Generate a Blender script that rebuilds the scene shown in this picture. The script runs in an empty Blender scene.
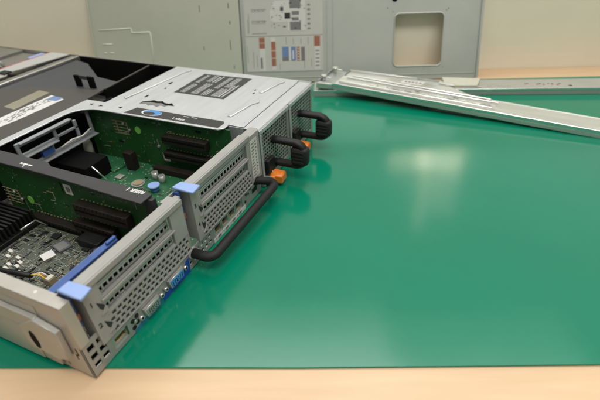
import bpy, bmesh, math, random
from mathutils import Matrix, Vector
random.seed(7)
S = bpy.context.scene
COL = S.collection
U = 0.001                                   # everything below is written in millimetres
rad = math.radians

# ------------------------------------------------------------------ materials
def lin(c):
    c = c / 255.0
    return c / 12.92 if c <= 0.04045 else ((c + 0.055) / 1.055) ** 2.4
def rgb(r, g, b): return (lin(r), lin(g), lin(b), 1)

def mat(name, col, rough=0.5, metal=0.0, nscale=60, namt=0.08, bump=0.0, bscale=400, rvar=0.12, coat=0.0, stretch=None, spec=None):
    m = bpy.data.materials.new(name); m.use_nodes = True
    nt = m.node_tree; N = nt.nodes; L = nt.links
    b = N['Principled BSDF']
    b.inputs['Metallic'].default_value = metal
    if coat: b.inputs['Coat Weight'].default_value = coat
    if spec is not None: b.inputs['Specular IOR Level'].default_value = spec
    tc = N.new('ShaderNodeTexCoord')
    src = tc.outputs['Object']
    if stretch:
        mp = N.new('ShaderNodeMapping'); mp.inputs['Scale'].default_value = stretch
        L.new(src, mp.inputs['Vector']); src = mp.outputs['Vector']
    n = N.new('ShaderNodeTexNoise'); n.inputs['Scale'].default_value = nscale; n.inputs['Detail'].default_value = 6
    n.inputs['Roughness'].default_value = 0.65
    L.new(src, n.inputs['Vector'])
    r = N.new('ShaderNodeValToRGB')
    r.color_ramp.elements[0].position = 0.3; r.color_ramp.elements[1].position = 0.7
    k0, k1 = 1 - namt, 1 + namt
    r.color_ramp.elements[0].color = (col[0]*k0, col[1]*k0, col[2]*k0, 1)
    r.color_ramp.elements[1].color = (min(1, col[0]*k1), min(1, col[1]*k1), min(1, col[2]*k1), 1)
    L.new(n.outputs['Fac'], r.inputs['Fac']); L.new(r.outputs['Color'], b.inputs['Base Color'])
    mr = N.new('ShaderNodeMapRange'); mr.inputs['To Min'].default_value = max(0.03, rough - rvar); mr.inputs['To Max'].default_value = min(1, rough + rvar)
    L.new(n.outputs['Fac'], mr.inputs['Value']); L.new(mr.outputs['Result'], b.inputs['Roughness'])
    if bump:
        n2 = N.new('ShaderNodeTexNoise'); n2.inputs['Scale'].default_value = bscale; n2.inputs['Detail'].default_value = 4
        L.new(src, n2.inputs['Vector'])
        bp = N.new('ShaderNodeBump'); bp.inputs['Strength'].default_value = bump; bp.inputs['Distance'].default_value = 0.0006
        L.new(n2.outputs['Fac'], bp.inputs['Height']); L.new(bp.outputs['Normal'], b.inputs['Normal'])
    return m

def board_mat(name, base, trace, speck, scale=1.0):
    """printed circuit board: solder mask, copper traces under it, pads and silk-screen specks"""
    m = bpy.data.materials.new(name); m.use_nodes = True
    nt = m.node_tree; N = nt.nodes; L = nt.links; b = N['Principled BSDF']
    tc = N.new('ShaderNodeTexCoord')
    n = N.new('ShaderNodeTexNoise'); n.inputs['Scale'].default_value = 45*scale; n.inputs['Detail'].default_value = 3
    L.new(tc.outputs['Object'], n.inputs['Vector'])
    r1 = N.new('ShaderNodeValToRGB'); r1.color_ramp.elements[0].color = [c*0.7 for c in base[:3]]+[1]; r1.color_ramp.elements[1].color = [c*1.4 for c in base[:3]]+[1]
    L.new(n.outputs['Fac'], r1.inputs['Fac'])
    v = N.new('ShaderNodeTexVoronoi'); v.distance = 'CHEBYCHEV'; v.feature = 'DISTANCE_TO_EDGE' if False else 'F1'; v.inputs['Scale'].default_value = 230*scale
    L.new(tc.outputs['Object'], v.inputs['Vector'])
    r2 = N.new('ShaderNodeValToRGB'); r2.color_ramp.interpolation = 'CONSTANT'
    r2.color_ramp.elements[0].color = (1,1,1,1); r2.color_ramp.elements[1].position = 0.16; r2.color_ramp.elements[1].color = (0,0,0,1)
    L.new(v.outputs['Distance'], r2.inputs['Fac'])
    w = N.new('ShaderNodeTexBrick'); w.inputs['Scale'].default_value = 90*scale; w.inputs['Mortar Size'].default_value = 0.03
    w.inputs['Color1'].default_value = (0,0,0,1); w.inputs['Color2'].default_value = (0,0,0,1); w.inputs['Mortar'].default_value = (1,1,1,1)
    L.new(tc.outputs['Object'], w.inputs['Vector'])
    m1 = N.new('ShaderNodeMix'); m1.data_type = 'RGBA'; m1.inputs['B'].default_value = trace
    L.new(r1.outputs['Color'], m1.inputs['A'])
    mm = N.new('ShaderNodeMath'); mm.operation = 'MULTIPLY'; mm.inputs[1].default_value = 0.6
    L.new(w.outputs['Color'], mm.inputs[0]); L.new(mm.outputs[0], m1.inputs['Factor'])
    m2 = N.new('ShaderNodeMix'); m2.data_type = 'RGBA'; m2.inputs['B'].default_value = speck
    m3 = N.new('ShaderNodeMath'); m3.operation = 'MULTIPLY'
    n3 = N.new('ShaderNodeTexNoise'); n3.inputs['Scale'].default_value = 60*scale
    L.new(tc.outputs['Object'], n3.inputs['Vector'])
    r3 = N.new('ShaderNodeValToRGB'); r3.color_ramp.elements[0].position = .48; r3.color_ramp.elements[1].position = .56
    L.new(n3.outputs['Fac'], r3.inputs['Fac'])
    L.new(r2.outputs['Color'], m3.inputs[0]); L.new(r3.outputs['Color'], m3.inputs[1])
    L.new(m1.outputs['Result'], m2.inputs['A']); L.new(m3.outputs[0], m2.inputs['Factor'])
    L.new(m2.outputs['Result'], b.inputs['Base Color'])
    b.inputs['Roughness'].default_value = 0.38
    return m

def wood_mat(name):
    m = bpy.data.materials.new(name); m.use_nodes = True
    nt = m.node_tree; N = nt.nodes; L = nt.links; b = N['Principled BSDF']
    tc = N.new('ShaderNodeTexCoord'); mp = N.new('ShaderNodeMapping'); mp.inputs['Scale'].default_value = (1.2, 14, 14)
    L.new(tc.outputs['Object'], mp.inputs['Vector'])
    n = N.new('ShaderNodeTexNoise'); n.inputs['Scale'].default_value = 6; n.inputs['Detail'].default_value = 8; n.inputs['Distortion'].default_value = 0.6
    L.new(mp.outputs['Vector'], n.inputs['Vector'])
    r = N.new('ShaderNodeValToRGB'); r.color_ramp.elements[0].position = .25; r.color_ramp.elements[1].position = .75
    r.color_ramp.elements[0].color = WOOD_D; r.color_ramp.elements[1].color = WOOD_L
    L.new(n.outputs['Fac'], r.inputs['Fac']); L.new(r.outputs['Color'], b.inputs['Base Color'])
    b.inputs['Roughness'].default_value = 0.45
    return m

WOOD_D = (0.54, 0.375, 0.225, 1); WOOD_L = (0.63, 0.45, 0.28, 1)
M = {}
M['steel'] = mat('galvanised_steel', (0.50, 0.49, 0.46), 0.42, 0.75, 25, 0.10, 0.12, 300)
M['side_steel'] = mat('side_steel', (0.44, 0.425, 0.385), 0.45, 0.5, 22, 0.08, 0.1, 300)
M['psu_steel'] = mat('bright_steel', (0.56, 0.58, 0.59), 0.36, 0.55, 14, 0.06, 0.10, 260, rvar=0.10, stretch=(1, 9, 1))
M['grille_steel'] = mat('grille_steel', (0.40, 0.42, 0.40), 0.42, 0.7, 30, 0.08)
M['slot_steel'] = mat('slot_cover_steel', (0.46, 0.48, 0.45), 0.45, 0.55, 40, 0.08)
M['bezel'] = mat('beige_bezel', (0.295, 0.293, 0.273), 0.48, 0.0, 26, 0.10, 0.15, 900, rvar=.16)
M['io'] = mat('io_plate', (0.32, 0.318, 0.295), 0.42, 0.35, 30, 0.10, 0.1, 600)
M['black'] = mat('black_plastic', (0.008, 0.008, 0.0085), 0.5, 0, 60, 0.25, 0.2, 900, spec=0.3)
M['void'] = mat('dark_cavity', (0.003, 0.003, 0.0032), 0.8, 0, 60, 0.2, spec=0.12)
M['foam'] = mat('black_foam', (0.012, 0.012, 0.012), 0.6, 0, 80, 0.3, 0.5, 1500, spec=0.35)
M['bracket_black'] = mat('riser_bracket_black', (0.032, 0.032, 0.034), 0.45, 0, 60, 0.12, 0.15, 900, spec=0.35)
M['shroud'] = mat('shroud_grey', (0.054, 0.052, 0.044), 0.5, 0, 50, 0.10, 0.25, 1200, spec=0.35)
M['shroud_blue'] = mat('shroud_bluegrey', (0.042, 0.046, 0.052), 0.45, 0, 50, 0.10, 0.2, 1200, spec=0.35)
M['frame_grey'] = mat('frame_grey', (0.27, 0.285, 0.30), 0.40, 0.3, 50, 0.10)
M['fan_grey'] = mat('fan_bank_grey', (0.20, 0.20, 0.175), 0.45, 0.4, 40, 0.12)
M['blue_tab'] = mat('pale_blue_plastic', (0.24, 0.345, 0.62), 0.42, 0, 60, 0.04, 0.1, 900)
M['blue'] = mat('blue_plastic', (0.035, 0.085, 0.27), 0.4, 0, 60, 0.08)
M['label_blue'] = mat('blue_label', (0.012, 0.06, 0.35), 0.4, 0, 60, 0.08)
M['label_teal'] = mat('teal_label', (0.02, 0.16, 0.24), 0.4, 0, 60, 0.08)
M['port_blue'] = mat('port_blue', (0.05, 0.22, 0.50), 0.45, 0, 80, 0.05)
M['orange'] = mat('orange_plastic', (0.72, 0.20, 0.025), 0.4, 0, 60, 0.05, 0.1, 900)
M['white'] = mat('white_print', (0.58, 0.58, 0.565), 0.5, 0, 60, 0.03)
M['offwhite'] = mat('offwhite_paper', (0.55, 0.54, 0.50), 0.55, 0, 60, 0.05)
M['cream'] = mat('cream_plastic', (0.46, 0.455, 0.37), 0.45, 0, 60, 0.04)
M['tan_label'] = mat('tan_label', (0.22, 0.20, 0.145), 0.3, 0, 60, 0.08)
M['grey_print'] = mat('grey_print', (0.16, 0.16, 0.155), 0.5, 0, 60, 0.05)
M['dark_label'] = mat('dark_label', (0.030, 0.031, 0.031), 0.45, 0, 60, 0.08, spec=0.3)
M['pale_print'] = mat('pale_grey_print', (0.40, 0.41, 0.41), 0.5, 0, 60, 0.03)
M['red_print'] = mat('rust_print', (0.30, 0.115, 0.065), 0.5, 0, 60, 0.06)
M['blue_print'] = mat('blue_print', (0.13, 0.20, 0.36), 0.5, 0, 60, 0.06)
M['sticker'] = mat('service_sticker', (0.46, 0.46, 0.41), 0.55, 0, 30, 0.03)
M['lid'] = mat('lid_steel', (0.48, 0.495, 0.40), 0.46, 0.3, 4, 0.07, 0.06, 200, rvar=.08)
M['lid2'] = mat('lid_steel_blue', (0.44, 0.465, 0.415), 0.42, 0.4, 4, 0.07, 0.06, 200, rvar=.08)
M['emboss_highlight'] = mat('emboss_highlight', (0.72, 0.74, 0.66), 0.5, 0, 30, 0.04)
M['lid_gap_shade'] = mat('lid_gap_shade', (0.05, 0.05, 0.04), 0.6, 0, 30, 0.1)
M['edge_bright'] = mat('bright_edge', (0.80, 0.80, 0.78), 0.22, 0.9, 30, 0.04)
M['rail'] = mat('zinc_rail', (0.62, 0.63, 0.58), 0.36, 0.7, 16, 0.08, 0.10, 250, stretch=(1, 10, 10))
M['rail_grey'] = mat('painted_rail', (0.42, 0.42, 0.385), 0.40, 0.45, 20, 0.05)
M['mat'] = mat('green_mat', (0.0008, 0.166, 0.093), 0.145, 0, 5, 0.05, 0.05, 140, rvar=0.05)
_nt = M['mat'].node_tree; _b = _nt.nodes['Principled BSDF']; _tc = _nt.nodes['Texture Coordinate']
_n = _nt.nodes.new('ShaderNodeTexNoise'); _n.inputs['Scale'].default_value = 11; _n.inputs['Detail'].default_value = 1
_bp = _nt.nodes.new('ShaderNodeBump'); _bp.inputs['Strength'].default_value = 0.35; _bp.inputs['Distance'].default_value = 0.001
_nt.links.new(_tc.outputs['Object'], _n.inputs['Vector']); _nt.links.new(_n.outputs['Fac'], _bp.inputs['Height'])
_nt.links.new(_nt.nodes['Bump'].outputs['Normal'], _bp.inputs['Normal']); _nt.links.new(_bp.outputs['Normal'], _b.inputs['Normal'])   # slight waviness of the sheet
M['mat_edge'] = mat('mat_edge', (0.02, 0.10, 0.075), 0.5, 0, 9, 0.05)
M['wall'] = mat('cream_wall', (0.84, 0.785, 0.62), 0.6, 0, 8, 0.02, 0.05, 120)
M['pale'] = mat('pale_trunking', (0.80, 0.79, 0.74), 0.4, 0, 8, 0.02)
M['wood'] = wood_mat('pale_wood_laminate')
M['green_pcb'] = board_mat('green_board', (0.016, 0.090, 0.038, 1), (0.03, 0.14, 0.06, 1), (0.34, 0.36, 0.26, 1))
M['riser_pcb'] = board_mat('riser_board', (0.012, 0.068, 0.015, 1), (0.025, 0.105, 0.028, 1), (0.22, 0.24, 0.12, 1), 1.1)
M['grey_pcb'] = board_mat('grey_green_board', (0.055, 0.066, 0.045, 1), (0.10, 0.115, 0.085, 1), (0.42, 0.42, 0.38, 1), 1.6)
M['chip'] = mat('chip_grey', (0.075, 0.078, 0.085), 0.4, 0, 60, 0.1)
M['gold'] = mat('gold_pin', (0.45, 0.36, 0.14), 0.35, 0.7, 60, 0.1)
M['lime'] = mat('lime_sticker', (0.20, 0.52, 0.10), 0.45, 0, 60, 0.05)
M['can'] = mat('aluminium_can', (0.62, 0.62, 0.60), 0.3, 0.6, 60, 0.05)
M['ribbon'] = mat('ribbon_cable', (0.38, 0.385, 0.36), 0.5, 0, 30, 0.05, stretch=(1, 40, 1))
M['red'] = mat('red_stripe', (0.36, 0.09, 0.08), 0.5, 0, 30, 0.05)
M['yellow'] = mat('yellow_wire', (0.60, 0.42, 0.05), 0.45, 0, 30, 0.05)
M['tin'] = mat('solder_tin', (0.55, 0.55, 0.52), 0.3, 0.7, 60, 0.1)
M['dull_tin'] = mat('dull_tin', (0.30, 0.31, 0.28), 0.4, 0.3, 60, 0.1)
M['brown'] = mat('brown_black', (0.016, 0.012, 0.010), 0.5, 0, 60, 0.2, spec=0.25)
M['ceramic'] = mat('tan_ceramic', (0.27, 0.22, 0.14), 0.5, 0, 60, 0.1)

# ------------------------------------------------------------------ mesh builder (mm)
class MB:
    def __init__(s): s.bm = bmesh.new(); s.mats = []; s.cur = 0
    def use(s, m):
        m = M[m] if isinstance(m, str) else m
        if m not in s.mats: s.mats.append(m)
        s.cur = s.mats.index(m); return s
    def face(s, pts, smooth=False):
        f = s.bm.faces.new([s.bm.verts.new(p) for p in pts]); f.material_index = s.cur; f.smooth = smooth; return f
    def box(s, x0, x1, y0, y1, z0, z1, bev=0.0):
        if x1 < x0: x0, x1 = x1, x0
        if y1 < y0: y0, y1 = y1, y0
        if z1 < z0: z0, z1 = z1, z0
        v = [s.bm.verts.new(p) for p in ((x0,y0,z0),(x1,y0,z0),(x1,y1,z0),(x0,y1,z0),(x0,y0,z1),(x1,y0,z1),(x1,y1,z1),(x0,y1,z1))]
        fs = [s.bm.faces.new([v[i] for i in q]) for q in ((3,2,1,0),(4,5,6,7),(0,1,5,4),(1,2,6,5),(2,3,7,6),(3,0,4,7))]
        for f in fs: f.material_index = s.cur
        if bev:
            es = list({e for f in fs for e in f.edges})
            r = bmesh.ops.bevel(s.bm, geom=es, offset=bev, segments=2, affect='EDGES', profile=0.5)
            for f in r['faces']: f.material_index = s.cur; f.smooth = True
        return s
    def prism(s, pts, z0, z1, f=None, bev=0.0):
        """polygon in (a,b) extruded c from z0 to z1; f maps (a,b,c) to xyz"""
        f = f or (lambda a, b, c: (a, b, c))
        n = len(pts)
        lo = [s.bm.verts.new(f(a, b, z0)) for a, b in pts]; hi = [s.bm.verts.new(f(a, b, z1)) for a, b in pts]
        fs = [s.bm.faces.new(lo[::-1]), s.bm.faces.new(hi)]
        for i in range(n): fs.append(s.bm.faces.new((lo[i], lo[(i+1)%n], hi[(i+1)%n], hi[i])))
        for q in fs: q.material_index = s.cur
        bmesh.ops.recalc_face_normals(s.bm, faces=fs)
        if bev:
            r = bmesh.ops.bevel(s.bm, geom=list(set(fs[0].edges) | set(fs[1].edges)), offset=bev, segments=2, affect='EDGES', profile=0.5)
            for q in r['faces']: q.material_index = s.cur; q.smooth = True
        return s
    def tube(s, path, r, n=12, cap=True, squash=1.0, ry=None):
        P = [Vector(p) for p in path]; rings = []
        up = Vector((0, 0, 1))
        prevx = None
        for i, p in enumerate(P):
            t = (P[min(i+1, len(P)-1)] - P[max(i-1, 0)]).normalized()
            if prevx is None:
                x = t.cross(up)
                if x.length < 1e-3: x = t.cross(Vector((0, 1, 0)))
            else: x = prevx - t * prevx.dot(t)
            x.normalize(); prevx = x; y = t.cross(x)
            rr = r[i] if isinstance(r, (list, tuple)) else r
            rings.append([s.bm.verts.new(p + x*math.cos(2*math.pi*k/n)*rr*squash + y*math.sin(2*math.pi*k/n)*rr) for k in range(n)])
        for a, b in zip(rings, rings[1:]):
            for k in range(n):
                f = s.bm.faces.new((a[k], a[(k+1)%n], b[(k+1)%n], b[k])); f.material_index = s.cur; f.smooth = True
        if cap:
            for q in (rings[0][::-1], rings[-1]):
                f = s.bm.faces.new(q); f.material_index = s.cur
        return s
    def cyl(s, c, axis, r, h, n=20):
        a = Vector(axis).normalized(); c = Vector(c)
        return s.tube([c, c + a*h], r, n)
    def perf(s, f, a0, a1, b0, b1, na, nb, frac=0.62, t=1.2, stagger=False, shape='square'):
        """plate with real holes; f(a,b,c) maps plate coords, c = depth"""
        ca, cb = (a1-a0)/na, (b1-b0)/nb
        ang = [math.pi/4*k for k in range(8)]
        for j in range(nb):
            off = ca/2 if (stagger and j % 2) else 0
            cells = [(a0+off+i*ca, a0+off+(i+1)*ca) for i in range(na - (1 if off else 0))]
            y0, y1 = b0+j*cb, b0+(j+1)*cb
            if off:
                s.face([f(a0, y0, 0), f(a0+off, y0, 0), f(a0+off, y1, 0), f(a0, y1, 0)])
                s.face([f(a1-off, y0, 0), f(a1, y0, 0), f(a1, y1, 0), f(a1-off, y1, 0)])
            for x0, x1 in cells:
                cx, cy = (x0+x1)/2, (y0+y1)/2; h = min(ca, cb)/2*frac
                ox = [(x1,cy),(x1,y1),(cx,y1),(x0,y1),(x0,cy),(x0,y0),(cx,y0),(x1,y0)]
                if shape == 'square': inn = [(cx+h,cy),(cx+h,cy+h),(cx,cy+h),(cx-h,cy+h),(cx-h,cy),(cx-h,cy-h),(cx,cy-h),(cx+h,cy-h)]
                else: inn = [(cx+h*math.cos(q), cy+h*math.sin(q)) for q in ang]
                O = [s.bm.verts.new(f(a, b, 0)) for a, b in ox]; I = [s.bm.verts.new(f(a, b, 0)) for a, b in inn]; D = [s.bm.verts.new(f(a, b, t)) for a, b in inn]
                for k in range(8):
                    m = (k+1) % 8
                    for q in ((O[k], O[m], I[m], I[k]), (I[k], I[m], D[m], D[k])):
                        fc = s.bm.faces.new(q); fc.material_index = s.cur
        return s
    def panel(s, f, a0, a1, b0, b1, holes, t):
        """solid plate c=0..t with rectangular openings left out"""
        xs = sorted({a0, a1, *[h[0] for h in holes], *[h[1] for h in holes]}); ys = sorted({b0, b1, *[h[2] for h in holes], *[h[3] for h in holes]})
        def hole(i, j):
            if i < 0 or j < 0 or i >= len(xs)-1 or j >= len(ys)-1: return True
            cx, cy = (xs[i]+xs[i+1])/2, (ys[j]+ys[j+1])/2
            return any(h[0] < cx < h[1] and h[2] < cy < h[3] for h in holes)
        for i in range(len(xs)-1):
            for j in range(len(ys)-1):
                if hole(i, j): continue
                x0, x1, y0, y1 = xs[i], xs[i+1], ys[j], ys[j+1]
                s.face([f(x0,y0,0), f(x1,y0,0), f(x1,y1,0), f(x0,y1,0)]); s.face([f(x0,y1,t), f(x1,y1,t), f(x1,y0,t), f(x0,y0,t)])
                if hole(i-1, j): s.face([f(x0,y0,0), f(x0,y1,0), f(x0,y1,t), f(x0,y0,t)])
                if hole(i+1, j): s.face([f(x1,y0,0), f(x1,y0,t), f(x1,y1,t), f(x1,y1,0)])
                if hole(i, j-1): s.face([f(x0,y0,0), f(x0,y0,t), f(x1,y0,t), f(x1,y0,0)])
                if hole(i, j+1): s.face([f(x0,y1,0), f(x1,y1,0), f(x1,y1,t), f(x0,y1,t)])
        return s
    def build(s, name, parent=None, **props):
        bmesh.ops.scale(s.bm, vec=(U, U, U), verts=s.bm.verts)
        me = bpy.data.meshes.new(name); s.bm.to_mesh(me); s.bm.free()
        for m in s.mats: me.materials.append(m)
        o = bpy.data.objects.new(name, me); COL.objects.link(o)
        if parent: o.parent = parent
        for k, v in props.items(): o[k] = v
        return o

def thing(name, label, cat, loc=(0, 0, 0), rot=(0, 0, 0), group=None):
    o = bpy.data.objects.new(name, None); COL.objects.link(o); o.empty_display_size = 0.05
    o.location = [v*U for v in loc]; o.rotation_euler = rot; o['label'] = label; o['category'] = cat
    if group: o['group'] = group
    return o

def text(name, body, size, m, parent, loc, xdir, ydir, thick=0.25, align='LEFT', bold=0.012, **props):
    cu = bpy.data.curves.new(name, 'FONT'); cu.body = body; cu.size = size; cu.extrude = thick; cu.align_x = align; cu.align_y = 'CENTER'; cu.offset = size*bold
    tmp = bpy.data.objects.new(name, cu); COL.objects.link(tmp)
    dg = bpy.context.evaluated_depsgraph_get(); dg.update()
    me = bpy.data.meshes.new_from_object(tmp.evaluated_get(dg))
    bpy.data.objects.remove(tmp)
    x = Vector(xdir).normalized(); y = Vector(ydir).normalized(); z = x.cross(y)
    R = Matrix((x, y, z)).transposed().to_4x4()
    me.transform(Matrix.Scale(U, 4) @ Matrix.Translation(Vector(loc)) @ R)
    me.materials.clear(); me.materials.append(M[m])
    o = bpy.data.objects.new(name, me); COL.objects.link(o); o.parent = parent
    for k, v in props.items(): o[k] = v
    return o

def copy_tree(o, parent):
    c = o.copy(); COL.objects.link(c); c.parent = parent
    for ch in o.children: copy_tree(ch, c)
    return c

REAR = lambda a, b, c: (a, c, b)             # rear face: a=x, b=z, depth c into the server
def rear(y): return lambda a, b, c: (a, y + c, b)

# ------------------------------------------------------------------ table, mat, wall (table frame: x along the bench, y to the wall)
TROT = rad(-68.0)
def tpt(r, d, z=0):
    return (math.cos(TROT)*r - math.sin(TROT)*d, math.sin(TROT)*r + math.cos(TROT)*d, z)

WALL_D = 694
b = MB().use('wall'); b.box(-1600, 1900, WALL_D, WALL_D+30, -700, 196)
wall = b.build('wall'); wall['kind'] = 'structure'; wall.rotation_euler = (0, 0, TROT)

bench = thing('workbench', 'pale wood laminate workbench carrying the green mat and all the parts', 'table', (0, 0, -2.2), (0, 0, TROT))
b = MB().use('wood'); b.box(-900, 1400, -120, WALL_D-1, -28, 0, 1.5); b.build('tabletop', bench)
b = MB().use('wood')
b.box(-900, 1400, -121.5, -120.2, -27.5, -1.0); b.build('edge_band', bench)

b = MB().use('mat')
b.prism([(-700, 9.6), (155, 8.0), (390, 10.5), (1000, 12.0), (1000, 628), (-700, 634)], 0, 2.0, bev=0.5)
mt = b.build('anti_static_mat'); mt.location = (0, 0, -0.0022); mt.rotation_euler = (0, 0, TROT)
mt['label'] = 'glossy green anti-static mat spread over the pale wooden workbench'; mt['category'] = 'mat'

# ------------------------------------------------------------------ leaning lids
LEAN = rad(-18.3)
def lid_frame(name, label, cat, group=None, d=636):
    return thing(name, label, cat, tpt(0, d), (LEAN, 0, TROT), group)
def LF(y): return lambda a, b, c: (a, y - c, b)      # a along bench, b up the slope, c towards the camera

LH = 186
l1 = lid_frame('server_lid', 'plain grey-green steel lid with an embossed step line, leaning on the wall behind the server', 'lid', 'lids leaning against the wall')
b = MB().use('lid'); b.box(-263, 30.6, 0, 1.2, 1, LH, 0.3)
b.box(-263, -260.5, -3.0, 0.0, 1, LH, 0.3)
b.build('lid_panel', l1)
b = MB().use('emboss_highlight'); b.tube([(-249,0,107.4),(-184.5,0,109.8),(-183.5,0,101.4),(-148.5,0,101.8),(-147.3,0,98),(-147.2,0,30)], 1.0, 8); b.build('embossed_line', l1)  # pale tube paints the highlight along the embossed step
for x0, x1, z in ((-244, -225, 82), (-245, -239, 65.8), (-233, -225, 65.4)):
    b = MB().use('emboss_highlight'); b.tube([(x0,0,z),(x1,0,z)], 0.9, 8); b.build('embossed_dash', l1)
b = MB().use('lid_gap_shade'); b.box(29.2, 30.8, -0.5, 1.6, 1, LH, .2); b.build('gap_shade_strip', l1)  # dark strip paints the shadow line where the two lids overlap
b = MB().use('void')
b.cur = b.cur
for x, z0, z1, w in ((-46.8,135,147,.7),(9,140,149,1.0),(8.2,65,83,.8),(-44.3,66,73,.6),(10,112,117,1.2),(13,30,36,.8)):
    b = MB().use('grey_print'); b.box(x-w, x+w, -0.35, 0, z0, z1); b.build('slit', l1)

l2 = lid_frame('server_lid', 'blue-grey steel lid with a square window opening and diagram sticker, leaning on the wall', 'lid', 'lids leaning against the wall', 638)
def rrect(x0, x1, z0, z1, r, n=5):
    P = []
    for cx, cz, a0 in ((x1-r, z1-r, 0), (x0+r, z1-r, 90), (x0+r, z0+r, 180), (x1-r, z0+r, 270)):
        for k in range(n+1):
            a = rad(a0 + 90*k/n); P.append((cx+r*math.cos(a), cz+r*math.sin(a)))
    return P
WX0, WX1, WZ0, WZ1 = 325.5, 420, 24.5, 121
b = MB().use('lid2')
b.panel(LF(0), 30, 492, 0.5, LH, [(WX0-4, WX1+4, WZ0-4, WZ1+4)], -1.2)
# corners of the window: rounded by a ring between the square opening and the rounded edge
ring = rrect(WX0, WX1, WZ0, WZ1, 9); 
outer = []
for (x, z) in ring:
    cx, cz = (WX0+WX1)/2, (WZ0+WZ1)/2
    dx, dz = x-cx, z-cz; hx, hz = (WX1-WX0)/2+4, (WZ1-WZ0)/2+4
    k = min(hx/abs(dx) if dx else 9, hz/abs(dz) if dz else 9); outer.append((cx+dx*k, cz+dz*k))
for i in range(len(ring)):
    j = (i+1) % len(ring)
    b.face([(outer[i][0],0,outer[i][1]),(outer[j][0],0,outer[j][1]),(ring[j][0],0,ring[j][1]),(ring[i][0],0,ring[i][1])])
b.box(487.5, 492, -3, -0.05, 0.5, LH, 0.4)
b.build('lid_panel', l2)
b = MB().use('lid2')
lip = [(x, -0.3, z) for x, z in rrect(WX0+.4, WX1-.4, WZ0+.4, WZ1-.4, 9)]
b.tube(lip + [lip[0], lip[1]], 1.3, 8, cap=False); b.build('window_lip', l2)
b = MB().use('lid2')
b.bm.free()
for x in (197, 208.5, 36): b = MB().use('lid2'); b.box(x-.6, x+.6, -0.9, -0.02, 1, LH, 0.25); b.build('fold_line', l2)
b = MB().use('lid2'); b.box(40, 486, -1.0, -.02, 8.6, 10.0, .25); b.build('fold_line', l2)
for x, z, r in ((325,146.5,5.2),(312.5,131,.9),(427,127.6,.9)): b = MB().use('void'); b.cyl((x, .2, z), (0,-1,0), r, 0.6, 20); b.build('screw_hole', l2)
# service sticker with its diagrams
st = MB().use('sticker'); st.box(38.5, 189, -0.25, -0.03, 20.5, 160); st = st.build('service_sticker', l2)
b = MB()
def R(m, x0, x1, z0, z1, y=-0.42): b.use(m); b.box(x0, x1, y, -0.26, z0, z1)
R('grey_print', 38.5, 189, 87.0, 87.9)
R('grey_print', 38.5, 189, 20.6, 21.4)
for z in (134.6, 113.8, 92.2): R('grey_print', 52, 80.5, z, z+1.0)
for z in (128, 107):
    for k in range(9): R('grey_print', 53+k*3, 54.2+k*3, z+3, z+4+random.random()*4)
for x0, z0, z1 in ((46,93,128),(41,40,70),(44,93,118),(52,28,60),(59,30,52),(68,24,40),(104,24,36),(152,26,42),(166,30,44),(160,70,84),(117,72,84),(131,72,82),(146,72,82)): R('grey_print', x0, x0+.7, z0, z1)
# exploded board drawing
R('offwhite', 92, 122, 112, 147); R('offwhite', 97, 128, 134, 150, -.5); R('offwhite', 88, 100, 114, 134, -.46)
R('offwhite', 122, 156, 96, 152, -.46)
R('grey_print', 126, 147, 136, 152, -.6); R('grey_print', 126, 147, 97, 112, -.6); R('dark_label', 116, 127, 118, 128, -.7); R('chip', 108, 114, 132, 139, -.7)
R('grey_print', 130, 143, 114, 120, -.6); R('grey_print', 130, 144, 124, 131, -.6)
for k in range(34):
    x = random.uniform(90, 156); z = random.uniform(97, 151); w = random.uniform(1, 4)
    R('grey_print' if k % 3 else 'dark_label', x, x+w, z, z+random.uniform(.8, 2.2), -.62-.001*k)
for k in range(6):
    R('grey_print', 160, 165, 98+k*8.4, 101+k*8.4)
    R('grey_print', 112, 118, 103, 105)
# lower strips
R('red_print', 64.5, 75.5, 65, 85); R('offwhite', 65, 75.5, 23, 64.8); R('sticker', 64.5, 75.5, 74.6, 75.6, -.6); R('grey_print', 66, 70, 28, 48, -.6)
R('offwhite', 87.5, 96.5, 77.2, 84); R('red_print', 88, 96.3, 32, 77); R('sticker', 88, 96.3, 60, 61.6, -.6); R('sticker', 88, 96.3, 46, 47.4, -.6); R('offwhite', 88, 96, 24, 31.5)
R('blue_print', 109, 122, 48.5, 67.3); R('grey_print', 109, 122, 40.6, 48.3); R('offwhite', 122.2, 126.2, 41, 67); R('blue_print', 126.5, 135.8, 40.7, 67)
R('offwhite', 129, 132, 44, 60, -.6); R('red_print', 138.2, 143.6, 40.5, 66.6); R('offwhite', 143.8, 146, 41, 66.4); R('grey_print', 146.2, 153.5, 40.3, 66.4)
for k in range(5): R('offwhite', 139.5, 142.5, 42+5*k, 44+5*k, -.6)
R('red_print', 172, 183.3, 67, 85.5); R('offwhite', 173, 183, 24, 66.6)
for k in range(5): R('grey_print', 174.5, 181.5, 30+7*k, 32+7*k, -.6)
b.build('sticker_print', st)

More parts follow.
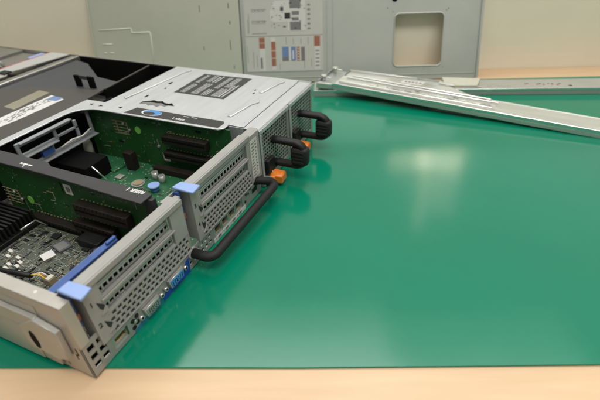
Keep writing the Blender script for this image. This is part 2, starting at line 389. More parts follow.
# ------------------------------------------------------------------ rear slide rail lying along the wall side of the mat
r2 = thing('slide_rail', 'straight grey slide rail lying flat along the back edge of the green mat', 'rail', tpt(170, 559.5, 0), (0, 0, TROT + rad(-2.3)), 'server slide rails')
b = MB().use('rail_grey')
b.box(0, 760, 1.2, 46, 9.5, 11.5, .4); b.box(0, 760, 44, 46, 0, 9.4, .3)
b.build('rail_channel', r2)
b = MB().use('edge_bright'); b.box(0, 760, -1.2, 1.0, 7.5, 11.9, .6); b.use('rail_grey'); b.box(0, 760, -0.8, 0.8, 0.2, 7.4); b.build('rail_lip', r2)
for x, y, w, h in ((382,22,3,1.2),(386,24,3,1.2),(402,20,3.4,1.4),(407,22,4,1.5),(413,19,3,1.6),(422,22,3,1.4),(428,20,4,1.8),(436,17,3,1.4),(441,21,4,1.5),(456,12,5.5,2.4)): b = MB().use('void'); b.box(x-w/2, x+w/2, y-h, y+h, 11.45, 11.65); b.build('punched_hole', r2)
b = MB().use('cream'); b.prism([(236, 4), (291, 2), (306, 38), (238, 46)], 11.7, 17.5, bev=.8); b.box(236, 300, 1.6, 4.2, 11.8, 14.0, .5); b.build('cream_piece', r2)  # pale cream block on top of the rail channel

# ------------------------------------------------------------------ diagonal rail, its left end lying on the rear rail
r1 = thing('slide_rail', 'shiny zinc slide rail lying diagonally across the mat, printed white label on its end plate', 'rail', tpt(205, 555, 26), (0, rad(2.0), rad(-94.0)), 'server slide rails')
b = MB().use('rail')
b.box(0, 620, 2.2, 51, -3.6, -2.0, .3)                          # web
b.use('edge_bright'); b.box(-2, 620, -0.8, 2.0, -5.5, 0.4, 0.9)  # front lip
b.use('rail'); b.box(-2, 620, -0.4, 1.6, -11.5, -5.6, .4)
b.box(262, 620, 50.2, 52.4, -9, -1.2, .7)
b.build('outer_channel', r1)
for y0, x0, x1, w in ((12, 6, 268, 2.0), (37, 12, 275, 2.2), (46.5, 20, 262, 1.6)):
    b = MB().use('edge_bright'); b.box(x0, x1, y0-w, y0+w, -1.95, 2.4, 1.0); b.build('ball_track', r1)
b = MB().use('rail')
b.box(14, 272, 14.2, 34.6, -1.9, -0.9, .2)
ls = b.build('latch_strip', r1)
for x in (60, 78, 150, 176, 214, 236): b = MB().use('rail'); b.box(x, x+15, 19, 27, -0.85, 1.6, .8); b.build('latch_block', ls)
for x in (102, 124, 196, 253): b = MB().use('grille_steel'); b.box(x, x+12, 21, 25, -0.85, 1.0, .5); b.build('spring_tab', ls)
for x, w in ((66,6),(140,8),(205,8),(244,4)): b = MB().use('void'); b.box(x, x+w, 29.5, 31.5, -0.85, -0.7); b.build('slot_hole', r1)
b = MB().use('rail'); b.prism([(2, 51.4), (262, 51.4), (238, 58), (166, 103), (80, 90), (2, 80)], -5.4, -4.0)
b.use('edge_bright')
b.prism([(0, 79.5), (80, 89.5), (128, 96.2), (128, 99.6), (80, 93), (0, 83)], -5.0, -1.0, bev=.6)
b.use('grille_steel'); b.prism([(128.5, 96), (166, 101), (166, 105), (128.5, 100.4)], -5.0, -1.6, bev=.5)
b.use('rail'); b.box(168, 196, 90, 99, -4.6, -1, .8)
b.build('mounting_plate', r1)
b = MB().use('offwhite'); b.prism([(104, 66), (141, 70), (146, 88), (108, 84)], -3.9, -3.4)
b.use('grey_print')
for k in range(5): b.box(110+k*6.4, 114.5+k*6.4, 73+k*.6, 79+k*.6, -3.39, -3.2)
b.build('printed_label', r1)
b = MB().use('grille_steel'); b.box(-30, -2.2, 4, 76, -6.5, -4.4, .5); b.box(-31.5, -29.8, 2, 78, -13, 0, .5)
b.use('rail'); b.prism([(-30, -8), (-2.4, -0.6), (-2.4, 3), (-30, 3)], -11.5, -2.0, bev=.5)
b.build('end_bracket', r1)
for x, y in ((-24, 64), (-26, 16)):
    b = MB().use('rail'); b.cyl((x, y, -4.4), (0,0,1), 3.2, 8, 14); b.cyl((x, y, 3.4), (0,0,1), 5.0, 2.4, 16); b.box(x-1, x+15, y-2.2, y+2.2, 1.0, 3.2, .7); b.build('hook_pin', r1)

# ------------------------------------------------------------------ the server
sv = thing('rack_server', 'opened grey rack server without its lid, circuit boards showing, set at an angle', 'server')
HC = 80
# --- chassis tray
b = MB().use('steel')
b.box(0.2, 445, 3, 690, 1.0, 2.2)
b.box(444, 445.2, 0, 690, 2.3, HC, .3)
b.build('chassis_tray', sv)
# --- near side wall with top flange
b = MB().use('side_steel')
b.box(-1.2, 0, 0, 690, 0.6, HC-1.3, .3)
b.box(-1.2, 8.5, 11, 690, HC-1.2, HC, .35)
b.box(-1.2, 7.2, -1.0, 0.6, 36, HC, .3); b.box(-1.2, 7.2, .7, 10.9, HC-1.2, HC, .3)
sw = b.build('side_wall', sv)
b = MB().use('white'); b.cyl((4.2, 27, HC-.05), (0,0,1), 1.3, .2, 12); b.build('screw_hole', sw)
b = MB().use('grey_print'); b.cyl((-1.15, 24, 7), (-1,0,0), 1.6, .2, 10); b.build('screw_hole', sw)
b = MB().use('grille_steel'); b.box(-1.6, -1.25, 28, 62, 62, 70.5); b.build('recess_shade', sw)  # darker flat plate paints the shade of a recess under the flange
b = MB().use('void'); b.box(-1.35, -1.25, 5.2, 6.4, 26, 34); b.box(-1.35, -1.25, 6.4, 9, 25, 26.2); b.box(-1.35, -1.25, 8, 9, 20, 25)
b.build('seam', sw)
b = MB().use('side_steel')                                    # inner slide member fixed on the side
b.box(-5.2, -1.35, 29, 690, 46, 61, .5)
b.box(-4.4, -1.4, 48, 690, 4, 45.6, .8)
b.prism([(52, 22), (24, 18), (11, 25), (9.5, 55), (30, 60.5), (52, 46)], -6.4, -1.4, lambda a, c, x: (x, a, c), bev=.9)
b.box(-3.6, -1.4, 30, 47.5, 4, 17.5, .5)
sl = b.build('slide_member', sv)
b = MB().use('void'); b.prism([(40.5+3.6*math.cos(rad(t))-0.5*math.sin(rad(t)), 34+10.5*math.sin(rad(t))) for t in range(0, 360, 20)], -6.65, -6.35, lambda a, c, x: (x, a, c)); b.build('keyhole', sl)

# --- rear I/O plate (bottom row)
b = MB().use('io')
VENT = (1.0, 18.5, 5.0, 33.5)
b.panel(rear(0), -1.2, 272, 0.8, 21.5, [(1.5, 18.5, 5, 21.5), (22.5, 38.5, 5.5, 16.5), (168.5, 226.5, 6.5, 18.5), (122, 163, 4, 19)], 1.4)
b.panel(rear(0), -1.2, 20.5, 21.52, 36, [(1.5, 18.5, 21.5, 33.5)], 1.4)
b.perf(rear(0), 1.5, 18.5, 5, 33.5, 2, 3, .70, 1.4, shape='square')
b.perf(rear(0.1), 122, 163, 4, 19, 6, 2, .55, 1.4, shape='square')
io = b.build('io_panel', sv)
for q in ((1.6, 18.4, 3.4, 4.2, 5.2, 33.3), (22.6, 38.4, 9, 10, 5.6, 16.4), (168.6, 226.4, 10, 11, 6.6, 18.4)): b = MB().use('void'); b.box(*q); b.build('shade_backing', io)  # black plates stand in for the shade inside vent and port openings
# management port
b = MB().use('tin'); b.panel(rear(.6), 22.8, 38.2, 5.8, 16.2, [(24.6, 36.6, 7.2, 14.6)], 8); b.use('gold'); b.box(25, 36, 3, 8, 7.4, 8.4); b.use('riser_pcb'); b.box(36.9, 38, -.4, .5, 6, 16); b.build('management_port', io)
b = MB().use('black')
for k, (x, z) in enumerate(((44.5, 14), (48.5, 9), (44, 6.8), (49.5, 15.5))): b.cyl((x, -.02, z), (0,-1,0), 2.1, .7, 10)
b.use('tin'); b.cyl((46.6, -.02, 11.4), (0,-1,0), 1.6, 1.0, 10); b.build('indicator_cluster', io)
def dsub(x0, x1, z, m, insert):
    b = MB().use(m)
    b.prism([(x0+5, z+5.2), (x1-5, z+5.2), (x1-6.5, z-4.6), (x0+6.5, z-4.6)], -4.0, -.05, lambda a, c, y: (a, y, c), bev=.6)
    b.use(insert); b.prism([(x0+6.2, z+4.0), (x1-6.2, z+4.0), (x1-7.6, z-3.4), (x0+7.6, z-3.4)], -4.4, -4.05, lambda a, c, y: (a, y, c))
    b.use('void')
    for r_, n in ((1.8, 6), (-.2, 6), (-2.2, 5)):
        for k in range(n): b.cyl((x0+9+k*(x1-x0-18)/(n-1), -4.42, z+r_), (0,-1,0), .55, .2, 6)
    o = b.build('video_port' if insert == 'port_blue' else 'serial_port', io)
    for x in (x0+1, x1-1): b = MB().use('tin'); b.cyl((x, -.05, z), (0,-1,0), 2.3, 3.5, 6); b.use('void'); b.cyl((x, -3.56, z), (0,-1,0), 1.2, .1, 8); b.build('jack_screw', io)
dsub(51, 79.5, 10.8, 'tin', 'grille_steel'); dsub(84, 115, 12.2, 'tin', 'port_blue')
b = MB().use('label_blue'); b.prism([(81, -.2), (121, -.2), (123, 16), (118.5, 16), (113, 7.4), (86, 7.4), (81, 4)], -.45, -.05, lambda a, c, y: (a, y, c))
b.use('label_teal'); b.prism([(43.5, -.2), (80.8, -.2), (80.8, 6), (76, 4.8), (52, 4.8), (43.5, 3)], -.45, -.05, lambda a, c, y: (a, y, c))
b.build('port_label', io)
text('port_symbol', 'IOIOI', 4.2, 'pale_print', io, (60, -.5, 2.2), (1,0,0), (0,0,1), .05)
# network ports
for k in range(4):
    x = 169 + k*14.4
    b = MB().use('tin'); b.panel(rear(.5), x, x+13.6, 6.7, 18.2, [(x+1.4, x+12.2, 8, 17)], 9)
    b.use('gold'); b.box(x+3, x+10.6, 2, 6, 8.1, 8.7); b.use('black'); b.box(x+1.5, x+12.1, 5, 6, 8.8, 16.9); b.build('network_port', io)
b = MB().use('offwhite'); b.box(165, 232, -.5, -.05, .2, 5.6)
b.use('grey_print')
for k in range(4): b.prism([(172+k*14.6, 1.6), (178+k*14.6, 1.6), (179+k*14.6, 4.4), (173+k*14.6, 4.4)], -.62, -.51, lambda a, c, y: (a, y, c))
pl = b.build('port_label', io)
for k in range(4): text('port_number', str(k+1), 3.2, 'dark_label', pl, (168.6+k*14.6, -.55, 3.0), (1,0,0), (0,0,1), .06)
b = MB().use('black')
for x, z in ((236, 17), (241, 15), (246, 19), (233, 9)): b.cyl((x, -.02, z), (0,-1,0), 1.6, .5, 10)
b.box(250, 262, -.2, -.02, 9, 15); b.build('indicator_cluster', io)

# --- riser panels: beige bezels with two slot windows, perforated field
def riser_panel(x0, x1, wa0, wa1, nums, zt, gx0, gx1, gn, corner):
    # front face of the bezel
    b = MB().use('bezel')
    W1 = (wa0, wa1, 60.5, 76.5); W2 = (wa0, wa1, 44.2, 56.6); G = (gx0, gx1, 22.0, 42.2)
    b.panel(rear(-1.6), x0, x1, 21.6, zt, [W1, W2, G], 3.0)
    b.perf(rear(-1.2), gx0, gx1, 22, 42.2, gn, 4, .74, 1.1, stagger=True, shape='square'); b.use('chip'); b.box(gx0, min(gx1, x1), 0.4, 1.0, 22.2, 42); b.use('bezel')  # dark backing plate makes the grid holes look shaded
    b.box(x0+3, x1-1, 1.5, 8.5, zt-2.2, zt, .5)                    # top return
    b.box(x0, x0+2.0, 1.5, 12, 24, zt-2.3, .4)                     # side return
    b.box(x0+3, x1, -3.4, -1.7, zt-5.2, zt, .5)                    # thick rim
    b.box(wa0-2, wa1+2, -3.0, -1.7, 57.4, 59.6, .4)                # rib between windows
    rp = b.build("riser_panel", sv)
    for (a0, a1, z0, z1) in (W1, W2):
        c = MB().use('slot_steel')
        zc = z0 + (z1-z0)*.48
        n = 15
        c.perf(rear(2.6), a0, a1, z0-.6, zc, n, 1, .76, 1.0, shape='square')
        c.use('void'); c.box(a0, a1, 5.0, 5.4, z0-.4, zc); c.use('slot_steel')  # black plate stands in for the shade behind the holes
        c.box(a0, a1, 3.0, 4.0, zc, z1+.6); c.box(a0+2, a1-2, 1.8, 2.9, zc+.8, zc+2.2, .4)
        c.build('slot_cover', rp)
    for t, z in zip(nums, (62, 40)):
        text('slot_number', t, 6.5, 'dark_label', rp, (x0+2.6, -1.75, z), (1,0,0), (0,0,1), .12)
    # latch teeth beside the windows
    for z in (55, 35):
        b = MB().use('dark_label'); b.prism([(x0+8.0, z+6), (x0+13.5, z-1), (x0+12.5, z-7), (x0+9, z-2)], -1.8, -1.62, lambda a, c, y: (a, y, c)); b.use('bezel'); b.prism([(x0+8.0, z-7.4), (x0+14, z-7.4), (x0+14, z-2)], -3.0, -1.65, lambda a, c, y: (a, y, c)); b.build('retaining_clip', rp)
    return rp
rp1 = riser_panel(14.5, 129, 29, 111.5, '12', 82.5, 27, 128.5, 17, True)
rp2 = riser_panel(142.5, 252.5, 156, 246, '34', 85.5, 152, 252, 17, True)
# recess to the right of riser 1 with its hook
b = MB().use('bezel')
b.box(118, 129, -1.0, 12, 78, 82.4, .5); b.box(131, 135, 3, 9, 24, 80, .6); b.prism([(120, 82.3), (130, 82.3), (134, 76), (131, 72), (127, 78), (120, 79)], 2, 5, REAR, bev=.4)
b.box(129.2, 142.2, 13, 14.2, 22, 80, .2)
b.build('latch_post', rp2)
# channel back walls and blue latch levers
b = MB().use('bezel'); b.box(8.6, 14.3, 12.3, 13.2, 22, 79); b.build('channel_back', rp1)
for rp, x0 in ((rp1, 9.3), (rp2, 136.2)):
    b = MB().use('blue'); b.box(x0, x0+2.8, 6.0, 12.1, 44, 82, .4); b.use('red_print'); b.box(x0, x0+2.8, 5.2, 5.9, 52, 58)
    b.build('latch_lever', rp)
def tab(pts, parent):
    b = MB().use('blue_tab'); b.prism(pts, 83.5, 86.2, bev=.9)
    cx = sum(p[0] for p in pts)/4; cy = sum(p[1] for p in pts)/4
    b.build('release_tab', parent)
tab([(7.2, 7.6), (17.5, 7.2), (18.2, -12.5), (7.2, -14.2)], rp1)
tab([(137.6, 13.0), (148.6, 11.0), (149.6, -9.6), (137.0, -10.4)], rp2)
b = MB().use('blue'); b.box(5.5, 72, 18.5, 25.0, 73.4, 76.2, .7); b.box(62, 72, 19, 22, 76.3, 79, .8); b.box(5.5, 72, 24.0, 25.2, 62, 73.2, .4)
b.use('blue_tab'); b.box(9, 60, 25.2, 25.9, 73.2, 75.4, .25)
b.build('blue_guide', sv)
# regulatory strip and corner post beside the power supplies
b = MB().use('bezel'); b.box(253, 276.5, -1.4, 1.4, 21.8, 82, .6); b.box(253, 281, 1.6, 12, 77, 81, .8); cp = b.build('corner_post', sv)
b = MB().use('offwhite'); b.box(254.6, 270, -1.75, -1.45, 27.5, 76)
b.use('grey_print')
for k in range(11):
    z = 30 + k*4.1; b.box(256.5, 256.5+random.uniform(3.5, 7), -1.85, -1.76, z, z+1.4)
    b.box(265, 265+random.uniform(1.5, 3.5), -1.85, -1.76, z+.4, z+2.2)
b.build('serial_label', cp)

# --- power supplies
def power_supply(x0):
    e = MB().use('grille_steel')
    e.panel(rear(-1.0), x0, x0+81, 1.5, 78.5, [(x0+5, x0+75, 9.0, 72.5)], 3.0)
    e.perf(rear(-.2), x0+5, x0+75, 9.0, 72.5, 13, 13, .78, 1.0, shape='square')
    e.box(x0+.5, x0+80.5, 3, 225, 2.4, 4.0); e.box(x0+.4, x0+1.6, 3, 225, 4.1, 77)
    e.box(x0+79.4, x0+80.6, 3, 225, 4.1, 77)
    e.use('void'); e.box(x0+2, x0+79, 4, 5, 4.1, 77)  # black sheet paints the shade seen through the grille
    p = e.build('power_supply', sv)
    b = MB().use('psu_steel'); b.box(x0, x0+81, -2.2, -1.05, 73.0, 78.3, .3); b.box(x0, x0+4.0, -2.4, -1.05, 2, 72.8, .3); b.build('face_frame', p)
    # black handle: a D of square bar, strap round its outer end
    b = MB().use('black')
    hx = x0 + 34
    path = []
    for c, a0, a1 in (((-31, 40), 90, 180), ((-31, 33), 180, 270)):
        for k in range(7):
            a = rad(a0 + (a1-a0)*k/6); path.append((hx, c[0] + 12*math.cos(a), c[1] + 12*math.sin(a)))
    b.tube([(hx-2, -.6, 53), (hx, -8, 52.5)] + path + [(hx, -8, 21), (hx-2, -.6, 21)], 4.8, 10, squash=1.3)
    b.build('handle', p)
    b = MB().use('foam'); b.box(hx-7.4, hx+7.4, -48.5, -26, 23.5, 48, 4.5)
    for k in range(4): b.box(hx-7.8, hx+7.8, -44, -29, 27.5+k*4.6, 29.9+k*4.6, .5)
    b.build('handle_grip', p)
    b = MB().use('black'); b.box(x0+6, x0+24, -7, -1.2, 17, 36, 1.2); b.box(x0+22, x0+38, -4, -1.2, 13, 24, 1); b.build('inlet_block', p)
    b = MB().use('tin'); b.cyl((x0+14, -7.2, 17.6), (0,-1,0), 1.6, .8, 8); b.box(x0+3.5, x0+9, -9, -1.2, 3, 15, .5); b.build('latch_spring', p)
    b = MB().use('orange'); b.prism([(x0+9.5, -22), (x0+24, -21), (x0+25, -2), (x0+9, -2)], 3.5, 16.8, bev=2.8); b.box(x0+6.5, x0+12, -13, -1.5, 6, 15, 1.4); b.build('release_latch', p)
    return p
ps1 = power_supply(278.2)
ps2 = copy_tree(ps1, sv); ps2.location = (83.2*U, 0, 0)
# --- power supply cage cover
b = MB().use('psu_steel')
CY0, CY1 = 20, 238
tear = [(298+15*math.cos(rad(a))*(1+.18*math.sin(3*rad(a)+1)), 187+16*math.sin(rad(a))*(1+.16*math.cos(4*rad(a)))) for a in range(0, 360, 20)]
b.box(280, 444, CY0, CY1, HC-1.2, HC, .4)
b.box(278.3, 444, 1.2, 19.6, HC-2.6, HC-1.0, .4)
b.box(278.2, 279.4, 20, CY1, 4, HC-1.2)
for x0, x1, y0, y1 in ((352,356,20,70),(404,410,14,60)): pass
cover = b.build('supply_cage', sv)
for pts in ([(382, 48), (420, 41), (430, 36), (438, 39), (436, 47), (424, 49), (382, 53)], [(299, 48), (340, 42), (350, 36), (358, 39), (357, 47), (344, 49.5), (299, 53)], [(304, 219), (308, 226), (420, 213), (434, 214), (440, 206), (432, 200), (420, 206)]):
    b = MB().use('psu_steel'); b.prism(pts, HC+.02, HC+1.5, bev=0.7); b.build('embossed_rib', cover)
b = MB().use('void'); b.prism([(297, 189), (305, 190), (309, 182), (313, 178), (311.5, 170), (314, 163), (310, 158), (309, 150), (312, 147), (305, 138), (304, 147), (300, 150), (301, 157), (296, 160), (299, 168), (296, 174), (300, 180)], HC+.02, HC+.15)
b.use('grey_print'); b.prism([(297.2, 188), (302, 187), (306, 178), (305, 168), (307, 160), (303.5, 152), (305, 140), (304, 147.5), (300.3, 150.5), (301.3, 157), (296.4, 160.2), (299.3, 168), (296.4, 174), (300.3, 180)], HC+.16, HC+.3); b.build('torn_cut_out', cover)  # flat black and grey patches paint the shading of the tear
for q in ((372, 380, 196, 200), (354, 357, 190, 193), (318, 326, 196, 199), (376, 381, 58, 60), (388, 392, 62, 64)):
    b = MB().use('void'); b.box(q[0], q[1], q[2], q[3], HC+.02, HC+.2); b.build('cut_out', cover)
b = MB().use('dark_label'); b.prism([(346.5, 88), (429, 89.5), (427, 172), (347, 170)], HC+.05, HC+.3); lb = b.build('warning_label', cover)
b = MB().use('pale_print')
for y0, n, x0, x1, h in ((93, 2, 351, 398, 2.6), (102, 5, 351, 380, 1.1), (102, 5, 386, 424, 1.1), (119, 3, 351, 372, 1.9), (117, 4, 378, 424, 1.0), (134, 6, 351, 392, 1.0), (133, 2, 398, 424, 2.4), (143, 4, 398, 424, 1.0), (155, 3, 351, 384, 1.6), (158, 3, 390, 424, 1.2)):
    for r_ in range(n):                                # short lines of small print, unreadable from here
        y = y0 + r_*h*1.9; x = x0
        while x < x1 - 2:
            w = random.uniform(2, 7); b.box(x, min(x+w, x1), y, y+h, HC+.31, HC+.4); x += w + 1.1
        if r_ == n-1: x1 -= 0
b.build('label_print', lb)

# --- cable bar behind the ports
b = MB().use('foam')
def arc(c, r, a0, a1, n=6): return [(c[0]+r*math.cos(rad(a0+(a1-a0)*k/n)), c[1]+r*math.sin(rad(a0+(a1-a0)*k/n))) for k in range(n+1)]
ring_ = [(130, -1.8)] + arc((139, -14), 9, 180, 270) + arc((256.5, -17), 9, 270, 360) + [(264, -6), (258, 4)]
b.tube([(x, y, 17 + 4*(x-129)/132) for x, y in ring_], 5.0, 16)
b.use('bezel'); b.tube([(130, -1.7, 17), (130, 3, 17)], 6.4, 14)
b.build('cable_bar', sv)

# --- boards
def parts_on(b, n, x0, x1, y0, y1, z, big=1.0, f=None):
    f = f or (lambda a, c, h: (a, c, h))
    done = 0
    while done < n:                                    # short rows of equal parts, as they are placed on real boards
        m = random.choice(('ceramic','dull_tin','dull_tin','black','chip','dull_tin','black','dull_tin'))
        w, l, h = random.uniform(.5, 1.5)*big, random.uniform(.5, 1.9)*big, random.uniform(.3, .9)*big
        if random.random() < .07: w, l, h, m = w*3.2, l*2.8, 1.1, random.choice(('black', 'chip'))
        c = random.choice((1, 2, 3, 4, 6, 8)); dx, dy = random.choice(((w+.7*big, 0), (0, l+.7*big)))
        if m in ('black', 'chip') and w > 2.5: c = min(c, 2)
        x, y = random.uniform(x0, x1-w), random.uniform(y0, y1-l)
        for k in range(c):
            if x+w > x1 or y+l > y1: break
            b.use(m); b.prism([(x, y), (x+w, y), (x+w, y+l), (x, y+l)], z, z+h, f); done += 1
            if m == 'black' and l > 1.2 and w < 2.2:
                b.use('dull_tin'); b.prism([(x, y-.25), (x+w, y-.25), (x+w, y-.02), (x, y-.02)], z, z+h*.6, f); b.prism([(x, y+l+.02), (x+w, y+l+.02), (x+w, y+l+.25), (x, y+l+.25)], z, z+h*.6, f)
            x += dx; y += dy
        done += 1

b = MB().use('green_pcb'); b.box(113, 280, 4, 262, 4.6, 6.2); mb = b.build('motherboard', sv)
b = MB(); parts_on(b, 800, 136, 266, 30, 200, 6.25, 1.0); o = b.build('surface_component', mb, kind='stuff')
b = MB().use('grey_pcb'); b.box(9.2, 112, 14, 300, 10.4, 12); cb = b.build('control_board', sv)
b = MB(); parts_on(b, 5200, 18, 109, 26, 190, 12.05, .8); parts_on(b, 120, 18, 60, 190, 290, 12.05, 1.0); b.build('surface_component', cb, kind='stuff')
# big parts on the near board
b = MB().use('chip'); b.prism([(84, 128), (97, 124), (101, 140), (88, 144)], 12.05, 15.0, bev=.4); b.use('grey_print'); b.prism([(85.4, 129.4), (95.6, 126.6), (98.4, 138.6), (88.9, 142)], 15.02, 15.1); b.build('processor_chip', cb)
for x, y, w, l in ((96, 104, 9, 8), (104, 118, 8, 12), (70, 92, 6, 8), (99, 150, 7, 9), (60, 60, 8, 10), (84, 60, 12, 9), (40, 80, 8, 8)): b = MB().use('black'); b.box(x, x+w, y, y+l, 12.05, 14.2, .3); b.build('memory_chip', cb)
b = MB().use('white'); b.prism([(69, 132), (80, 128), (84, 139), (73, 143)], 14.4, 14.9); b.use('ceramic'); b.prism([(69.4, 132), (79.6, 128.4), (83.4, 138.8), (73.2, 142.6)], 12.05, 14.38); b.build('white_label', cb)
for x, y in ((53,150),(58,152),(47,158),(52,160),(41,152),(60,172),(66,176),(48,140),(62,160)): b = MB().use('offwhite'); b.prism([(x, y), (x+2.6, y-1), (x+3.8, y+5), (x+1.2, y+6)], 12.05, 14.0); b.build('board_tab', cb)
b = MB().use('black'); b.box(61, 112, 190, 284, 12.05, 17, .5)
for k in range(11): b.box(62+k*4.7, 64.2+k*4.7, 192, 283, 17.05, 31, .3)
hs = b.build('finned_heatsink', cb)
b = MB().use('edge_bright'); b.tube([(88, 184, 24), (106, 184, 24), (112, 178, 14)], .9, 8); b.build('clip_wire', hs)
b = MB().use('offwhite'); b.prism([(90, 268), (104, 266), (108, 290), (92, 292)], 32.0, 32.4); b.build('heatsink_label', hs)
b = MB().use('ceramic'); b.box(48, 55.5, 98, 107, 12.05, 20, .5); b.use('cream'); b.box(48.5, 55, 98.5, 106.5, 20.05, 21, .2); cn = b.build('wire_connector', cb)
b = MB()
for k, m in enumerate(('yellow','red_print','offwhite','black')): b.use(m); b.tube([(49+k*1.7, 103, 20.5), (49+k*1.2, 109, 24), (47.6+k*.5, 114, 23), (46, 119, 22)], .7, 8)
b.use('black'); b.tube([(46.2, 117, 22), (44, 135, 21), (40, 160, 21), (34, 200, 20), (30, 240, 19)], 2.4, 10); b.build('wire_lead', cn)
b = MB().use('void'); b.box(92, 112, 246, 300, 32.1, 62, .8); b.build('air_baffle', cb)
for q in ((100, 117, 92, 120, 22), (96, 112, 40, 62, 26), (84, 92, 40, 60, 24), (108, 116, 66, 90, 18)):
    b = MB().use('black'); b.box(q[0], q[1], q[2], q[3], 12.05, q[4], .8); b.build('board_socket', cb)
for x, y, r in ((96, 88, 7), (104, 74, 6), (84, 76, 5)): b = MB().use('black'); b.cyl((x, y, 12.1), (0,0,1), r, 8, 18); b.use('chip'); b.cyl((x, y, 20.12), (0,0,1), r*.5, .5, 12); b.build('coil', cb)
# main board pieces
for x, y in ((240.7, 137), (237, 123)):
    b = MB().use('can'); b.cyl((x, y, 6.2), (0,0,1), 4.1, 10, 20); b.use('grey_print'); b.cyl((x, y, 16.22), (0,0,1), 3.4, .2, 20); b.build('capacitor', mb)
b = MB().use('port_blue'); b.cyl((217, 119, 6.2), (0,0,1), 5.5, 7, 24); b.use('blue_tab'); b.cyl((217, 119, 13.22), (0,0,1), 7.2, 2.2, 24); b.build('blue_knob', mb)
b = MB().use('tin'); b.cyl((222, 150, 6.2), (0,0,1), 8.5, 2.0, 24); b.use('ceramic'); b.cyl((222, 150, 8.22), (0,0,1), 6.5, 1.2, 24); b.build('coin_cell', mb)
b = MB().use('void'); b.box(198, 236, 206, 256, 6.3, 30, .8); b.build('black_heatsink', mb)
b = MB().use('edge_bright'); b.tube([(206, 203, 30), (212, 190, 9)], 1.0, 8); b.build('clip_wire', mb)
for q in ((246, 256, 176, 190, 32), (252, 262, 60, 150, 15), (140, 150, 120, 180, 16)): b = MB().use('brown'); b.box(*q[:4], 6.3, q[4], .6); b.build('board_socket', mb)
b = MB().use('cream'); b.tube([(250, 256, 14), (250, 256, 26), (250, 254, 34), (250, 252, 38)], [6, 6, 5.5, 3], 14); b.build('cream_plug', mb)
b = MB().use('dull_tin'); b.box(222, 232, 180, 190, 6.3, 8, .6); b.build('metal_clip', mb)
b = MB().use('green_pcb'); b.prism([(232, 200), (250, 196), (252, 215), (236, 220)], 6.3, 9.5, bev=.6); b.build('small_board', mb)

# --- risers: black/grey carrier on top, vertical board beneath with its slots
SIDE = lambda x: (lambda a, c, h: (x - h, a, c))            # a = y, c = z, h = towards -x
def riser_card(x, y0, y1, slots, sticker, dot):
    b = MB().use('riser_pcb'); b.box(x, x+1.8, y0, y1, 6.4, 79); rc = b.build('riser_card', sv)
    b = MB(); parts_on(b, 240, y0+6, y1-4, 9, 76, 0.05, .8, SIDE(x)); b.build('surface_component', rc, kind='stuff')
    for ya, yb, za, zb in slots:
        b = MB().use('brown')
        b.box(x-9, x-.05, ya, yb, za, zb, .8)
        b.use('void'); b.box(x-9.2, x-9.02, ya+2, yb-2, (za+zb)/2-1.0, (za+zb)/2+1.0)
        b.use('black')
        n = int((yb-ya)/5)
        for k in range(n): b.box(x-9.5, x-9.02, ya+2+k*5, ya+4.6+k*5, zb-3.2, zb-.6, .2)
        b.use('ceramic')
        for k in range(n): b.box(x-.6, x-.05, ya+1+k*5, ya+3+k*5, zb+1.0, zb+2.0)
        b.build('expansion_slot', rc)
    b = MB().use('offwhite'); b.prism([(sticker[0]-5, sticker[1]-6), (sticker[0]+5, sticker[1]-6), (sticker[0]+5, sticker[1]+6), (sticker[0]-5, sticker[1]+6)], .05, .4, SIDE(x)); b.use('grey_print'); b.prism([(sticker[0]-2.5, sticker[1]-3), (sticker[0]+2.5, sticker[1]-3), (sticker[0]+2.5, sticker[1]+3), (sticker[0]-2.5, sticker[1]+3)], .42, .5, SIDE(x)); b.build('white_sticker', rc)
    b = MB().use('lime'); b.prism([(dot[0]+4.6*math.cos(rad(t)), dot[1]+5.2*math.sin(rad(t))) for t in range(0, 360, 18)], .05, .5, SIDE(x)); b.build('green_sticker', rc)
    for y, z in ((dot[0]+14, dot[1]-2), (dot[0]+22, dot[1]+6), (dot[0]-30, dot[1]-18)):
        b = MB().use('dull_tin'); b.tube([(x-.1, y, z), (x-2, y, z)], 1.8, 10); b.build('round_component', rc)
    b = MB().use('ceramic')
    for k in range(5): b.box(x-.5, x-.05, dot[0]+17, dot[0]+41, dot[1]+8-k*4.5, dot[1]+8.6-k*4.5)
    b.box(x-.52, x-.06, dot[0]+16.4, dot[0]+17.6, dot[1]-10, dot[1]+8.6); b.box(x-.54, x-.07, dot[0]+34, dot[0]+35, dot[1]-10, dot[1]+8.6)
    b.build('test_comb', rc)
    for k in range(7):
        yy = random.uniform(y0+15, y1-15); zz = random.uniform(12, 72); b = MB().use('ceramic'); b.box(x-.22, x-.05, yy, yy+random.uniform(3, 6), zz, zz+.8); b.build('silk_print', rc)
    return rc
rc1 = riser_card(122, 32, 244, ((55, 124, 42, 56), (81, 136, 20, 31), (128, 205, 9, 19)), (133.5, 65), (204, 35))
rc2 = riser_card(268, 32, 262, ((63, 130, 49, 60), (62, 132, 27, 37)), (136, 24), (174, 57))
